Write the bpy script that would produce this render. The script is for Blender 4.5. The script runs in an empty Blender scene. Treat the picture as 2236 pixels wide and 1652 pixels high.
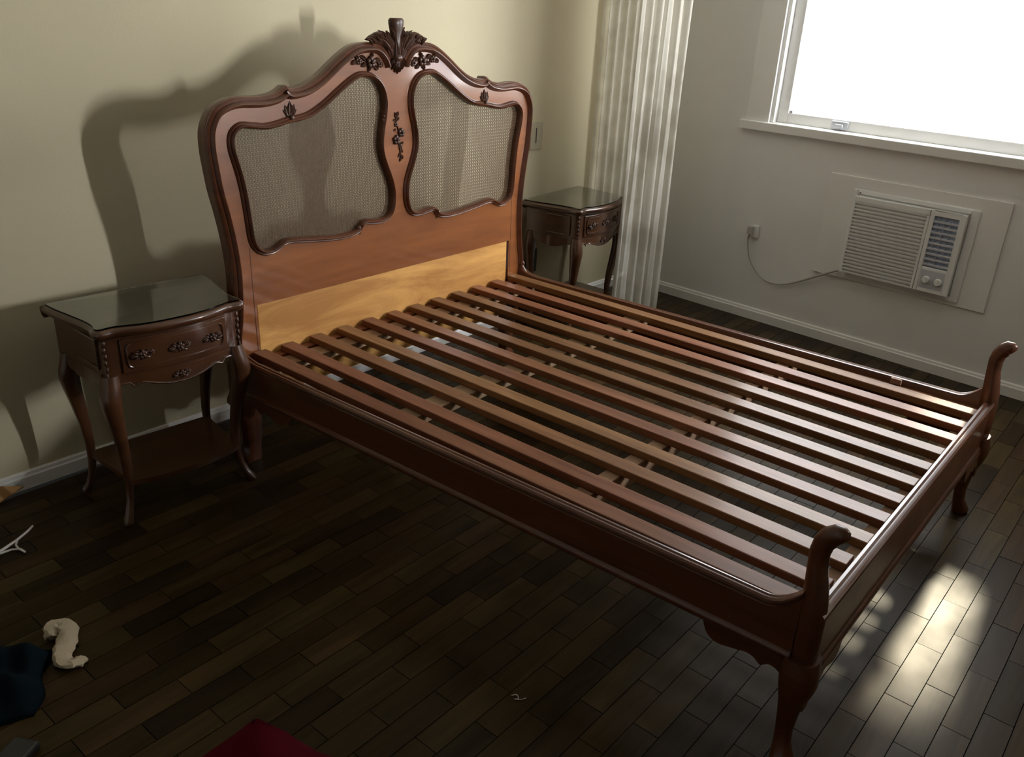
import bpy, math, random
from mathutils import Matrix, Vector

random.seed(7)
scene = bpy.context.scene
col = scene.collection
PI = math.pi

# ------------------------------------------------------------------ camera
cam_d = bpy.data.cameras.new('camera')
cam = bpy.data.objects.new('camera', cam_d)
col.objects.link(cam)
CAM = Vector((-1.461, -2.279, 1.495))
ROT = Matrix(((0.6447818784505134, 0.28006436580597144, -0.7112104331542995),
              (-0.7627891121789961, 0.2955086969554116, -0.5751759560038073),
              (0.049082579017471296, 0.9133666082299121, 0.4041687016674843)))
cam.matrix_world = Matrix.Translation(CAM) @ ROT.to_4x4()
cam_d.sensor_fit = 'HORIZONTAL'
cam_d.sensor_width = 36.0
FPX = 1879.07
cam_d.lens = FPX / 2236.0 * 36.0
cam_d.clip_start = 0.02
scene.camera = cam

# ------------------------------------------------------------------ world, sun, exposure
world = bpy.data.worlds.new('world')
scene.world = world
world.use_nodes = True
wbg = world.node_tree.nodes['Background']
wbg.inputs[0].default_value = (0.80, 0.88, 1.0, 1)
wbg.inputs[1].default_value = 4.0
sun_d = bpy.data.lights.new('hazy_sun', 'SUN')
sun_d.energy = 4.4
sun_d.angle = math.radians(3.6)
sun_d.color = (1.0, 0.92, 0.70)
sun = bpy.data.objects.new('hazy_sun', sun_d)
col.objects.link(sun)
sun.rotation_euler = Vector((-1.6, -0.105, -1.0)).to_track_quat('-Z', 'Y').to_euler()
sun.location = (5, -1.6, 2.6)

PANE_A = 9.5      # daylight through the blind of the window in view
PANE_B = 720.0     # light of the unseen slit glass in the added niche opposite the headboard
vs = scene.view_settings
vs.view_transform = 'Standard'
vs.look = 'None'
vs.gamma = 1.0
vs.exposure = 0.22
vs.use_curve_mapping = False
scene.cycles.use_denoising = True
scene.cycles.max_bounces = 10
scene.cycles.diffuse_bounces = 5
scene.cycles.transparent_max_bounces = 12
scene.cycles.caustics_reflective = False
scene.cycles.caustics_refractive = False

# ------------------------------------------------------------------ helpers
class MB:
    """collects shapes; build() links them as one mesh object"""
    def __init__(s):
        s.v = []; s.f = []; s.m = []
    def add(s, vs, fs):
        n = len(s.v)
        s.v += [tuple(p) for p in vs]
        s.f += [tuple(i + n for i in q) for q in fs]
        return s
    def box(s, x0, x1, y0, y1, z0, z1):
        return s.add([(x0,y0,z0),(x1,y0,z0),(x1,y1,z0),(x0,y1,z0),(x0,y0,z1),(x1,y0,z1),(x1,y1,z1),(x0,y1,z1)],
                     [(0,3,2,1),(4,5,6,7),(0,1,5,4),(1,2,6,5),(2,3,7,6),(3,0,4,7)])
    def loft(s, rings, closed_ring=True, caps=True, closed_path=False):
        n = len(rings[0]); vs = [p for r in rings for p in r]; fs = []
        m = len(rings)
        for i in range(m if closed_path else m - 1):
            a = i * n; b = ((i + 1) % m) * n
            for j in range(n if closed_ring else n - 1):
                k = (j + 1) % n
                fs.append((a + j, a + k, b + k, b + j))
        if caps and closed_ring and not closed_path:
            fs.append(tuple(range(n - 1, -1, -1)))
            fs.append(tuple((m - 1) * n + j for j in range(n)))
        return s.add(vs, fs)
    def tube(s, pts, rads, seg=8, squash=None):
        pts = [Vector(p) for p in pts]
        rings = []
        prev = None
        for i, p in enumerate(pts):
            t = (pts[min(i + 1, len(pts) - 1)] - pts[max(i - 1, 0)])
            if t.length < 1e-9: t = Vector((0, 0, 1))
            t.normalize()
            if prev is None:
                up = Vector((0, 0, 1)) if abs(t.z) < .9 else Vector((1, 0, 0))
                a = t.cross(up).normalized()
            else:
                a = (prev - t * prev.dot(t))
                a = a.normalized() if a.length > 1e-6 else t.orthogonal().normalized()
            prev = a
            b = t.cross(a)
            r = rads[i] if hasattr(rads, '__len__') else rads
            rr = r if hasattr(r, '__len__') else (r, r)
            rings.append([p + a * math.cos(2*PI*k/seg) * rr[0] + b * math.sin(2*PI*k/seg) * rr[1] for k in range(seg)])
        return s.loft(rings)
    def ell(s, c, r, seg=8, rows=5, rot=None):
        c = Vector(c); vs = []; fs = []
        rings = []
        for i in range(rows + 1):
            th = PI * i / rows
            ring = []
            for k in range(seg):
                ph = 2 * PI * k / seg
                p = Vector((math.sin(th)*math.cos(ph)*r[0], math.sin(th)*math.sin(ph)*r[1], math.cos(th)*r[2]))
                if rot: p = rot @ p
                ring.append(c + p)
            rings.append(ring)
        return s.loft(rings, caps=False)
    def prism(s, poly, a0, a1, axis='x'):
        """poly = 2D outline; axis = the extrusion axis"""
        def P(u, w, a):
            return {'x': (a, u, w), 'y': (u, a, w), 'z': (u, w, a)}[axis]
        n = len(poly)
        vs = [P(u, w, a0) for u, w in poly] + [P(u, w, a1) for u, w in poly]
        fs = [(i, (i + 1) % n, n + (i + 1) % n, n + i) for i in range(n)]
        fs += [tuple(range(n - 1, -1, -1)), tuple(range(n, 2 * n))]
        return s.add(vs, fs)
    def build(s, name, mat, parent=None, smooth=False, bevel=0.0, seg=2, fix=True):
        me = bpy.data.meshes.new(name)
        me.from_pydata([tuple(v) for v in s.v], [], s.f)
        if fix:
            import bmesh
            bm = bmesh.new(); bm.from_mesh(me)
            bmesh.ops.remove_doubles(bm, verts=bm.verts, dist=1e-6)
            bmesh.ops.recalc_face_normals(bm, faces=bm.faces)
            bm.to_mesh(me); bm.free()
        me.update()
        o = bpy.data.objects.new(name, me)
        col.objects.link(o)
        me.materials.append(M[mat])
        if smooth:
            for p in me.polygons: p.use_smooth = True
            if smooth != 'all':
                try: me.set_sharp_from_angle(angle=math.radians(smooth if smooth is not True else 40))
                except Exception: pass
        if parent is not None: attach(o, parent)
        if bevel:
            b = o.modifiers.new('bevel', 'BEVEL'); b.width = bevel; b.segments = seg
            b.limit_method = 'ANGLE'; b.angle_limit = math.radians(40)
        return o

def attach(o, parent):
    o.parent = parent
    if parent.type == 'EMPTY' and parent.get('_shift'):
        o.location = [-c for c in parent['_shift']]

def thing(name, label=None, cat=None, loc=(0,0,0), rz=0.0, group=None, kind=None, world_space=False):
    o = bpy.data.objects.new(name, None)
    col.objects.link(o)
    o.location = loc; o.rotation_euler = (0, 0, rz)
    o.empty_display_size = .1
    if world_space: o['_shift'] = list(loc)
    tag(o, label, cat, group, kind)
    return o
def tag(o, label=None, cat=None, group=None, kind=None):
    if label: o['label'] = label
    if cat: o['category'] = cat
    if group: o['group'] = group
    if kind: o['kind'] = kind
    return o

def smooth_path(pts, n=3, closed=False):
    """Catmull-Rom densified 2D path"""
    out = []; m = len(pts)
    for i in range(m if closed else m - 1):
        p1 = pts[i]; p2 = pts[(i + 1) % m]
        p0 = pts[i - 1] if (closed or i > 0) else p1
        p3 = pts[(i + 2) % m] if (closed or i + 2 < m) else p2
        for k in range(n):
            t = k / n
            out.append(tuple(0.5 * ((2*b) + (-a + c)*t + (2*a - 5*b + 4*c - d)*t*t + (-a + 3*b - 3*c + d)*t**3)
                             for a, b, c, d in zip(p0, p1, p2, p3)))
    if not closed: out.append(tuple(pts[-1]))
    return out

def normals2(path, closed=False):
    out = []; m = len(path)
    for i in range(m):
        a = path[i - 1] if (closed or i > 0) else path[i]
        b = path[(i + 1) % m] if (closed or i + 1 < m) else path[i]
        tx, tz = b[0] - a[0], b[1] - a[1]
        l = math.hypot(tx, tz) or 1
        out.append((-tz / l, tx / l))
    return out

def sweep_xz(mb, path, prof, closed=False, flip=1):
    """sweep profile (n, y) along a path in the x-z plane"""
    nn = normals2(path, closed)
    rings = [[(p[0] + flip * n * q[0], y, p[1] + flip * n * q[1]) for n, y in prof] for p, q in zip(path, nn)]
    mb.loft(rings, closed_ring=True, caps=not closed, closed_path=closed)

def offset_poly(poly, d):
    nn = normals2(poly, True)
    return [(p[0] + d * n[0], p[1] + d * n[1]) for p, n in zip(poly, nn)]

# ------------------------------------------------------------------ materials
M = {}
def nt(name):
    m = bpy.data.materials.new(name); m.use_nodes = True
    t = m.node_tree; b = t.nodes['Principled BSDF']
    M[name] = m
    return t, b
def N(t, kind, **kw):
    n = t.nodes.new(kind)
    for k, v in kw.items(): setattr(n, k, v)
    return n
def ramp(t, fac, stops):
    r = N(t, 'ShaderNodeValToRGB')
    while len(r.color_ramp.elements) < len(stops): r.color_ramp.elements.new(0.5)
    for e, (p, c) in zip(r.color_ramp.elements, stops):
        e.position = p; e.color = (*c, 1)
    t.links.new(fac, r.inputs[0])
    return r.outputs[0]
def plain(name, c, rough=.5, bump=0, scale=200, spec=.5, var=0.0, **kw):
    t, b = nt(name)
    b.inputs['Base Color'].default_value = (*c, 1)
    b.inputs['Roughness'].default_value = rough
    b.inputs['Specular IOR Level'].default_value = spec
    for k, v in kw.items(): b.inputs[k].default_value = v
    tc = N(t, 'ShaderNodeTexCoord')
    if var:
        n = N(t, 'ShaderNodeTexNoise'); n.inputs['Scale'].default_value = 3.0; n.inputs['Detail'].default_value = 6
        t.links.new(tc.outputs['Object'], n.inputs['Vector'])
        t.links.new(ramp(t, n.outputs['Fac'], [(.3, tuple(x * (1 - var) for x in c)), (.7, tuple(min(1, x * (1 + var)) for x in c))]), b.inputs['Base Color'])
    if bump:
        n = N(t, 'ShaderNodeTexNoise'); n.inputs['Scale'].default_value = scale
        t.links.new(tc.outputs['Object'], n.inputs['Vector'])
        bp = N(t, 'ShaderNodeBump'); bp.inputs['Strength'].default_value = bump; bp.inputs['Distance'].default_value = .002
        t.links.new(n.outputs['Fac'], bp.inputs['Height']); t.links.new(bp.outputs[0], b.inputs['Normal'])
    return t, b
def wood(name, dark, light, rough=.35, coat=.0, coat_rough=.1, stretch=(1, 1, 1), scale=6, contrast=(.32, .72), rand=0.0, bump=.04, spec=.4):
    """stretch: small value on the axis the grain runs along"""
    t, b = nt(name)
    tc = N(t, 'ShaderNodeTexCoord')
    mp = N(t, 'ShaderNodeMapping'); mp.inputs['Scale'].default_value = stretch
    oi = N(t, 'ShaderNodeObjectInfo')
    ge = N(t, 'ShaderNodeNewGeometry')
    ad = N(t, 'ShaderNodeMath', operation='ADD')
    t.links.new(oi.outputs['Random'], ad.inputs[0]); t.links.new(ge.outputs['Random Per Island'], ad.inputs[1])
    fr = N(t, 'ShaderNodeMath', operation='FRACT'); t.links.new(ad.outputs[0], fr.inputs[0])
    sc = N(t, 'ShaderNodeVectorMath', operation='ADD')
    mu = N(t, 'ShaderNodeMath', operation='MULTIPLY'); mu.inputs[1].default_value = 40.0 if rand else 0.0
    t.links.new(fr.outputs[0], mu.inputs[0])
    t.links.new(tc.outputs['Object'], sc.inputs[0]); t.links.new(mu.outputs[0], sc.inputs[1])
    t.links.new(sc.outputs[0], mp.inputs['Vector'])
    n = N(t, 'ShaderNodeTexNoise'); n.inputs['Scale'].default_value = scale; n.inputs['Detail'].default_value = 8
    n.inputs['Roughness'].default_value = .65; n.inputs['Distortion'].default_value = .6
    t.links.new(mp.outputs[0], n.inputs['Vector'])
    c = ramp(t, n.outputs['Fac'], [(contrast[0], dark), (contrast[1], light)])
    if rand:
        hv = N(t, 'ShaderNodeHueSaturation')
        mr = N(t, 'ShaderNodeMapRange'); mr.inputs[3].default_value = 1 - rand; mr.inputs[4].default_value = 1 + rand
        t.links.new(fr.outputs[0], mr.inputs[0]); t.links.new(mr.outputs[0], hv.inputs['Value'])
        m2 = N(t, 'ShaderNodeMath', operation='MULTIPLY'); m2.inputs[1].default_value = 7.31
        f2 = N(t, 'ShaderNodeMath', operation='FRACT')
        t.links.new(fr.outputs[0], m2.inputs[0]); t.links.new(m2.outputs[0], f2.inputs[0])
        mh = N(t, 'ShaderNodeMapRange'); mh.inputs[3].default_value = .488; mh.inputs[4].default_value = .512
        t.links.new(f2.outputs[0], mh.inputs[0]); t.links.new(mh.outputs[0], hv.inputs['Hue'])
        t.links.new(c, hv.inputs['Color']); c = hv.outputs[0]
    t.links.new(c, b.inputs['Base Color'])
    b.inputs['Specular IOR Level'].default_value = spec
    n2 = N(t, 'ShaderNodeTexNoise'); n2.inputs['Scale'].default_value = 9; n2.inputs['Detail'].default_value = 4
    t.links.new(tc.outputs['Object'], n2.inputs['Vector'])
    mr = N(t, 'ShaderNodeMapRange'); mr.inputs[3].default_value = rough * .8; mr.inputs[4].default_value = rough * 1.25
    t.links.new(n2.outputs['Fac'], mr.inputs[0]); t.links.new(mr.outputs[0], b.inputs['Roughness'])
    if coat:
        b.inputs['Coat Weight'].default_value = coat; b.inputs['Coat IOR'].default_value = 1.65; b.inputs['Coat Roughness'].default_value = coat_rough
    if bump:
        bp = N(t, 'ShaderNodeBump'); bp.inputs['Strength'].default_value = bump; bp.inputs['Distance'].default_value = .003
        t.links.new(n.outputs['Fac'], bp.inputs['Height']); t.links.new(bp.outputs[0], b.inputs['Normal'])
    return t, b

plain('wall_cream', (.54, .482, .326), .85, bump=.15, scale=120, var=.03)
plain('wall_pale', (.77, .77, .76), .85, bump=.15, scale=120, var=.03)
plain('ceiling_paint', (.74, .72, .66), .9)
plain('wall_dim', (.22, .19, .14), .9)
plain('white_trim', (.80, .80, .78), .45, var=.04)
plain('white_plastic', (.80, .81, .81), .4)
plain('cream_plastic', (.40, .36, .25), .4)
plain('dark_plastic', (.018, .018, .016), .45)
plain('grey_plastic', (.52, .54, .58), .4)
plain('blue_vent', (.33, .40, .54), .5)
plain('cord_grey', (.42, .41, .38), .5)
wood('floor_wood', (.016, .0095, .0035), (.046, .028, .011), rough=.33, stretch=(.25, 2.5, 1), scale=9, rand=.5, bump=.04, spec=.12)
M['floor_wood'].node_tree.nodes['Principled BSDF'].inputs['Specular Tint'].default_value = (1.0, .86, .66, 1)
plain('floor_gap', (.010, .007, .004), .8)
wood('bed_wood', (.17, .052, .014), (.29, .098, .026), rough=.35, coat=1.0, coat_rough=.09, stretch=(.6, 1, 4), scale=3.2, contrast=(.3, .75), bump=.0)
wood('frame_wood', (.060, .017, .006), (.120, .036, .012), rough=.38, coat=.45, coat_rough=.17, stretch=(1, .3, 4), scale=5, bump=.0)
wood('carved_wood', (.036, .013, .006), (.075, .028, .012), rough=.42, coat=.15, coat_rough=.2, scale=14, bump=.0)
wood('bare_panel_wood', (.40, .18, .046), (.64, .34, .098), rough=.5, stretch=(.5, 1, 2.5), scale=4, contrast=(.40, .60), bump=.0)
wood('slat_wood', (.135, .056, .025), (.255, .118, .055), rough=.42, coat=.22, coat_rough=.17, stretch=(3.5, .25, 3), scale=9, rand=.22, bump=.03, spec=.15)
wood('beam_wood', (.26, .155, .095), (.38, .25, .16), rough=.6, stretch=(.3, 3, 3), scale=8, rand=.1)
wood('stand_wood', (.046, .017, .007), (.092, .034, .012), rough=.30, coat=.5, coat_rough=.12, stretch=(.6, 1, 3), scale=5, bump=.0)
plain('cane', (.15, .090, .045), .55)
plain('navy_cloth', (.004, .008, .011), .95, bump=.5, scale=300, spec=.03)
plain('cream_cloth', (.42, .35, .24), .9, bump=.5, scale=220, var=.15)
plain('red_velvet', (.075, .002, .008), .9, spec=.05, **{'Sheen Weight': .05})
plain('kraft_card', (.42, .22, .08), .7)
plain('white_wire', (.62, .58, .55), .4)

def emit(name, c, s):
    t, b = nt(name)
    b.inputs['Base Color'].default_value = (.8, .8, .8, 1)
    b.inputs['Emission Color'].default_value = (*c, 1)
    b.inputs['Emission Strength'].default_value = s
emit('lit_blind', (.98, .99, 1.0), PANE_A)
emit('unseen_slit_glass', (.95, .97, 1.0), PANE_B)

t, b = nt('table_glass')
b.inputs['Base Color'].default_value = (.93, .96, .92, 1)
b.inputs['Roughness'].default_value = .03
b.inputs['Transmission Weight'].default_value = 1.0
b.inputs['IOR'].default_value = 1.5

t, b = nt('sheer_curtain')
out = t.nodes['Material Output']
tc = N(t, 'ShaderNodeTexCoord')
no = N(t, 'ShaderNodeTexNoise'); no.inputs['Scale'].default_value = 5; no.inputs['Detail'].default_value = 5
t.links.new(tc.outputs['Object'], no.inputs['Vector'])
cc = ramp(t, no.outputs['Fac'], [(.33, (.60, .57, .50)), (.55, (.82, .80, .73))])
df = N(t, 'ShaderNodeBsdfDiffuse'); tl = N(t, 'ShaderNodeBsdfTranslucent'); tr = N(t, 'ShaderNodeBsdfTransparent')
t.links.new(cc, df.inputs[0]); t.links.new(cc, tl.inputs[0])
m1 = N(t, 'ShaderNodeMixShader'); m1.inputs[0].default_value = .45
m2 = N(t, 'ShaderNodeMixShader'); m2.inputs[0].default_value = .22
t.links.new(df.outputs[0], m1.inputs[1]); t.links.new(tl.outputs[0], m1.inputs[2])
t.links.new(m1.outputs[0], m2.inputs[1]); t.links.new(tr.outputs[0], m2.inputs[2])
t.links.new(m2.outputs[0], out.inputs[0])
t.nodes.remove(b)

# ------------------------------------------------------------------ room shell
# wall frames: local x along the wall, local y into the wall, z up
RB = math.radians(-0.974)                # wall behind the headboard
OB = Vector((0, 0.3603, 0))
RR = math.radians(-93.5)                 # window wall
OR_ = Vector((2.7364, 0, 0))
def back(o): o.location = OB; o.rotation_euler = (0, 0, RB); return o
def right(o): o.location = OR_; o.rotation_euler = (0, 0, RR); return o
XL, YF, ZC = -2.45, -3.45, 2.65
WT0, WT1, WZ0, WZ1 = 0.44, 2.055, 1.00, 2.15      # window opening along the window wall
DX0, DX1, DZ0, DZ1 = 1.82, 1.895, 1.13, 1.68      # unseen slit light, inferred from the headboard's shadow
NX0, NX1, NY, NZ0, NZ1 = 1.25, 1.80, -2.86, 1.09, 1.75  # deep niche added to keep the slit light off foot rail and floor

mb = MB(); mb.box(XL, 2.80, 0, .12, 0, ZC)
tag(back(mb.build('wall_back', 'wall_cream')), kind='structure')
mb = MB()
mb.box(-.30, WT0, 0, .14, 0, ZC); mb.box(WT1, 3.55, 0, .14, 0, ZC)
mb.box(WT0, WT1, 0, .14, 0, WZ0); mb.box(WT0, WT1, 0, .14, WZ1, ZC)
tag(right(mb.build('wall_right', 'wall_pale')), kind='structure')
mb = MB(); mb.box(XL - .12, XL, YF, .40, 0, ZC)
tag(mb.build('wall_left', 'wall_pale'), kind='structure')
mb = MB()
mb.box(XL, NX0, YF - .05, NY, 0, ZC); mb.box(NX1, 2.56, NY - .04, NY, 0, ZC); mb.box(NX1 + .15, 2.56, YF - .05, NY - .04, 0, ZC)
mb.box(NX0, NX1 + .15, YF - .05, NY, 0, NZ0); mb.box(NX0, NX1 + .15, YF - .05, NY, NZ1, ZC)  # niche sill and head, shaped to block the slit light
mb.box(NX0 - .1, DX0, YF - .05, YF, NZ0, NZ1); mb.box(DX1, NX1 + .15, YF - .05, YF, NZ0, NZ1)
mb.box(DX0, DX1, YF - .05, YF, NZ0, DZ0); mb.box(DX0, DX1, YF - .05, YF, DZ1, NZ1)
tag(mb.build('wall_front', 'wall_dim'), kind='structure')
mb = MB(); mb.box(XL - .1, 2.9, YF - .1, .5, ZC, ZC + .1)
tag(mb.build('ceiling', 'ceiling_paint'), kind='structure')

# baseboards: rounded top, shallow step
def base_prof(h): return [(0, 0), (-.016, 0), (-.016, h - .016), (-.012, h - .012), (-.010, h - .003), (-.006, h), (0, h)]
mb = MB(); mb.prism(base_prof(.056), XL, 2.735, 'x')
tag(back(mb.build('baseboard_back', 'white_trim')), kind='structure')
mb = MB(); mb.prism(base_prof(.060), -.325, 3.4, 'x')
tag(right(mb.build('baseboard_right', 'white_trim')), kind='structure')

# floor: screed with short hardwood blocks laid along the headboard wall
mb = MB(); mb.box(XL - .05, 2.85, YF - .05, .42, -.06, -.012)
floor = tag(mb.build('floor', 'floor_gap'), kind='structure')
PW, PL, GAP = .0665, .246, .0011
def cam_px(p):
    q = ROT.transposed() @ (Vector(p) - CAM)
    if q.z > -.1: return None
    return (1118 + FPX * q.x / -q.z, 826 - FPX * q.y / -q.z, -q.z)
planks = []
r = 0
y = .335
while y - PW > YF + .001:
    off = (0, .5, .06, .55, .0, .47)[r % 6] * PL + random.uniform(-.012, .012)
    x = XL - off
    while x < 2.72:
        a, b_ = max(x, XL + .002), min(x + PL, 2.73 + .061 * y)
        if b_ - a > .03: planks.append((a, b_, y - PW, y, abs(b_ - a - PL) < 1e-6))
        x += PL
    y -= PW; r += 1
def seen(p):
    if not p[4]: return -1
    q = cam_px(((p[0] + p[1]) / 2, (p[2] + p[3]) / 2, 0))
    if q is None or not (-60 < q[0] < 2296 and 0 < q[1] < 1712): return -1
    cx, cy = (p[0] + p[1]) / 2, (p[2] + p[3]) / 2
    hid = .55 if (-.03 < cx < 1.43 and -1.9 < cy < 0) else 1
    return hid / q[2] ** 2
planks.sort(key=seen, reverse=True)
mb = MB(); mb.box(-PL/2 + GAP, PL/2 - GAP, -PW/2 + GAP, PW/2 - GAP, -.012, 0)
pm = None
for i, p in enumerate(planks[:300]):
    if pm is None:
        o = mb.build('plank', 'floor_wood', bevel=0); pm = o.data
    else:
        o = bpy.data.objects.new('plank', pm); col.objects.link(o)
    o.location = ((p[0] + p[1]) / 2, (p[2] + p[3]) / 2, random.uniform(-.0007, 0))
    o.rotation_euler = (random.gauss(0, .004), random.gauss(0, .0012), 0)
    o.parent = floor
mb = MB()
for p in planks[300:]:
    z = random.uniform(-.0007, 0)
    mb.box(p[0] + GAP, p[1] - GAP, p[2] + GAP, p[3] - GAP, -.012, z)
o = mb.build('distant_planks', 'floor_wood', floor); o['kind'] = 'stuff'

# ------------------------------------------------------------------ window in view
win = right(thing('window_1', kind='structure'))
def part(mb, name, mat, parent, **kw): return mb.build(name, mat, parent, **kw)
mb = MB(); mb.box(.317, WT0 + .004, -.014, 0, .99, WZ1 + .12); part(mb, 'casing', 'white_trim', win, bevel=.003)
mb = MB(); mb.box(WT1 - .004, WT1 + .12, -.014, 0, .99, WZ1 + .12); part(mb, 'casing', 'white_trim', win, bevel=.003)
mb = MB(); mb.box(.317, WT1 + .12, -.014, 0, WZ1 - .004, WZ1 + .12); part(mb, 'casing', 'white_trim', win, bevel=.003)
mb = MB(); mb.box(.295, WT1 + .14, -.030, .04, .955, .998); part(mb, 'window_sill', 'white_trim', win, bevel=.004)
mb = MB(); mb.box(WT0, WT0 + .022, .0, .12, WZ0, WZ1); part(mb, 'jamb', 'white_trim', win)
mb = MB(); mb.box(WT1 - .022, WT1, .0, .12, WZ0, WZ1); part(mb, 'jamb', 'white_trim', win)
mb = MB(); mb.box(WT0, WT1, .0, .12, WZ1 - .02, WZ1); part(mb, 'jamb', 'white_trim', win)
S0, S3 = WT0 + .022, WT1 - .022
def sash(t0, t1, y0):
    mb = MB()
    mb.box(t0, t0 + .055, y0, y0 + .03, WZ0, WZ1 - .02); mb.box(t1 - .055, t1, y0, y0 + .03, WZ0, WZ1 - .02)
    mb.box(t0 + .055, t1 - .055, y0, y0 + .03, WZ0, WZ0 + .05); mb.box(t0 + .055, t1 - .055, y0, y0 + .03, WZ1 - .075, WZ1 - .02)
    sa = part(mb, 'sash', 'white_trim', win, bevel=.003)
    mb = MB()          # blind behind the glass; unseen gap added in it to let the sun patch in
    mb.box(t0 + .05, 1.64, y0 + .012, y0 + .018, WZ0 + .045, WZ1 - .07)
    mb.box(1.64, 1.93, y0 + .012, y0 + .018, 1.42, WZ1 - .07)
    mb.box(1.93, t1 - .05, y0 + .012, y0 + .018, WZ0 + .045, WZ1 - .07)
    part(mb, 'pane', 'lit_blind', sa)
    return sa
sA = sash(S0, S3, .035)
mb = MB()
mb.box(.745, .825, .022, .035, 1.006, 1.042); mb.box(.765, .805, .012, .024, 1.014, 1.030)
part(mb, 'latch', 'grey_plastic', sA, bevel=.003)
mb = MB(); mb.box(.522, .540, .028, .036, 1.050, 1.062); part(mb, 'corner_stop', 'grey_plastic', sA)

# unseen slit light opposite the headboard, at the back of the added niche
win2 = thing('window_2', kind='structure')
mb = MB()
mb.box(DX0 - .03, DX0, YF, YF + .012, DZ0 - .03, DZ1 + .03); mb.box(DX1, DX1 + .03, YF, YF + .012, DZ0 - .03, DZ1 + .03)
mb.box(DX0, DX1, YF, YF + .012, DZ0 - .03, DZ0); mb.box(DX0, DX1, YF, YF + .012, DZ1, DZ1 + .03)
part(mb, 'casing', 'white_trim', win2)
mb = MB(); mb.box(DX0, DX1, YF - .03, YF - .02, DZ0, DZ1); part(mb, 'pane', 'unseen_slit_glass', win2)

# ------------------------------------------------------------------ BED
XC = .667
bed = thing('bed', 'carved reddish wooden double bed with cane headboard and bare slats', 'bed', (XC, -.93, 0), world_space=True)
TOPH = [(.022,1.268),(.030,1.288),(.046,1.310),(.068,1.328),(.10,1.338),(.15,1.337),(.19,1.327),(.23,1.306),(.27,1.280),(.31,1.252),(.35,1.229),(.39,1.214),(.425,1.208),(.444,1.208),
        (.450,1.215),(.460,1.216),(.476,1.206),(.50,1.196),(.54,1.190),(.58,1.190),(.62,1.192),(.655,1.188),(.69,1.176),(.717,1.157),(.736,1.128),
        (.747,1.095),(.749,1.05),(.745,1.0),(.737,.93),(.725,.87),(.713,.80),(.705,.73),(.702,.66),(.706,.58),(.713,.52),(.722,.47),(.724,.43)]
OPEN = [(.148,1.235),(.112,1.228),(.085,1.208),(.069,1.178),(.064,1.145),(.069,1.105),(.079,1.065),(.086,1.02),(.083,.98),(.068,.938),(.05,.898),(.038,.86),(.035,.82),(.042,.783),(.06,.76),(.095,.752),(.13,.755),(.165,.758),(.185,.75),(.193,.738),(.215,.728),(.25,.724),(.30,.725),(.36,.731),(.42,.738),(.47,.745),(.505,.745),(.53,.733),(.555,.724),(.585,.726),(.608,.742),(.62,.77),(.624,.81),(.628,.86),(.634,.92),(.645,.98),(.659,1.035),(.662,1.07),(.652,1.093),(.628,1.106),(.59,1.102),(.545,1.097),(.505,1.101),(.465,1.109),(.42,1.114),(.38,1.122),(.335,1.142),(.29,1.168),(.245,1.197),(.205,1.22),(.175,1.233)]
half = smooth_path(TOPH, 3)
opn = smooth_path(OPEN, 3, True)
HY0, HY1 = .012, .046
def fill_plate(name, loops, y0, y1, mat, parent):
    cu = bpy.data.curves.new(name, 'CURVE'); cu.dimensions = '2D'; cu.fill_mode = 'BOTH'; cu.extrude = (y1 - y0) / 2
    for lp in loops:
        sp = cu.splines.new('POLY'); sp.points.add(len(lp) - 1); sp.use_cyclic_u = True
        for pt, (x, z) in zip(sp.points, lp): pt.co = (x, z, 0, 1)
    tmp = bpy.data.objects.new(name + '_tmp', cu); col.objects.link(tmp)
    dg = bpy.context.evaluated_depsgraph_get(); dg.update()
    me = bpy.data.meshes.new_from_object(tmp.evaluated_get(dg))
    bpy.data.objects.remove(tmp, do_unlink=True); bpy.data.curves.remove(cu)
    me.transform(Matrix.Translation((0, (y0 + y1) / 2, 0)) @ Matrix.Rotation(PI / 2, 4, 'X'))
    me.name = name
    o = bpy.data.objects.new(name, me); col.objects.link(o)
    me.materials.clear(); me.materials.append(M[mat])
    attach(o, parent)
    return o
ins = offset_poly(half, -.006) if False else half
outer = [(XC + d, z) for d, z in half]                 # right side, top to bottom
outer += [(XC + .716, .40), (XC + .700, .36), (XC + .625, .36), (XC + .625, .5525)]
outer += [(XC - .625, .5525), (XC - .625, .36), (XC - .700, .36), (XC - .716, .40)]
outer += [(XC - d, z) for d, z in reversed(half)]
hb = fill_plate('headboard', [outer, [(XC + d, z) for d, z in opn], [(XC - d, z) for d, z in opn]], HY0, HY1, 'bed_wood', bed)
hb.location.y -= .018; hb.rotation_euler.x = -.020          # the headboard leans back a little

EDGE = [(0,.050),(-.002,.030),(-.002,.016),(.003,.008),(.011,.005),(.017,.007),(.020,.003),(.026,-.005),(.031,-.006),(.036,-.001),(.038,.005),(.042,.007),(.045,.012),(.045,.020),(.02,.050)]
EDGE = [(n * .72, y) for n, y in EDGE]
BEAD = [(-.005,.034),(-.005,.008),(-.002,-.002),(.004,-.007),(.009,-.003),(.011,.004),(.015,.003),(.019,.007),(.021,.014),(.010,.034)]
BEAD = [(n * .8, y) for n, y in BEAD]
for sgn in (1, -1):
    mb = MB(); sweep_xz(mb, [(XC + sgn * d, z) for d, z in half], EDGE, flip=-sgn)
    part(mb, 'edge_moulding', 'frame_wood', hb, smooth=50)
    mb = MB(); sweep_xz(mb, [(XC + sgn * d, z) for d, z in opn], BEAD, closed=True, flip=(-sgn))
    part(mb, 'cane_bead', 'frame_wood', hb, smooth=50)

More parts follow.
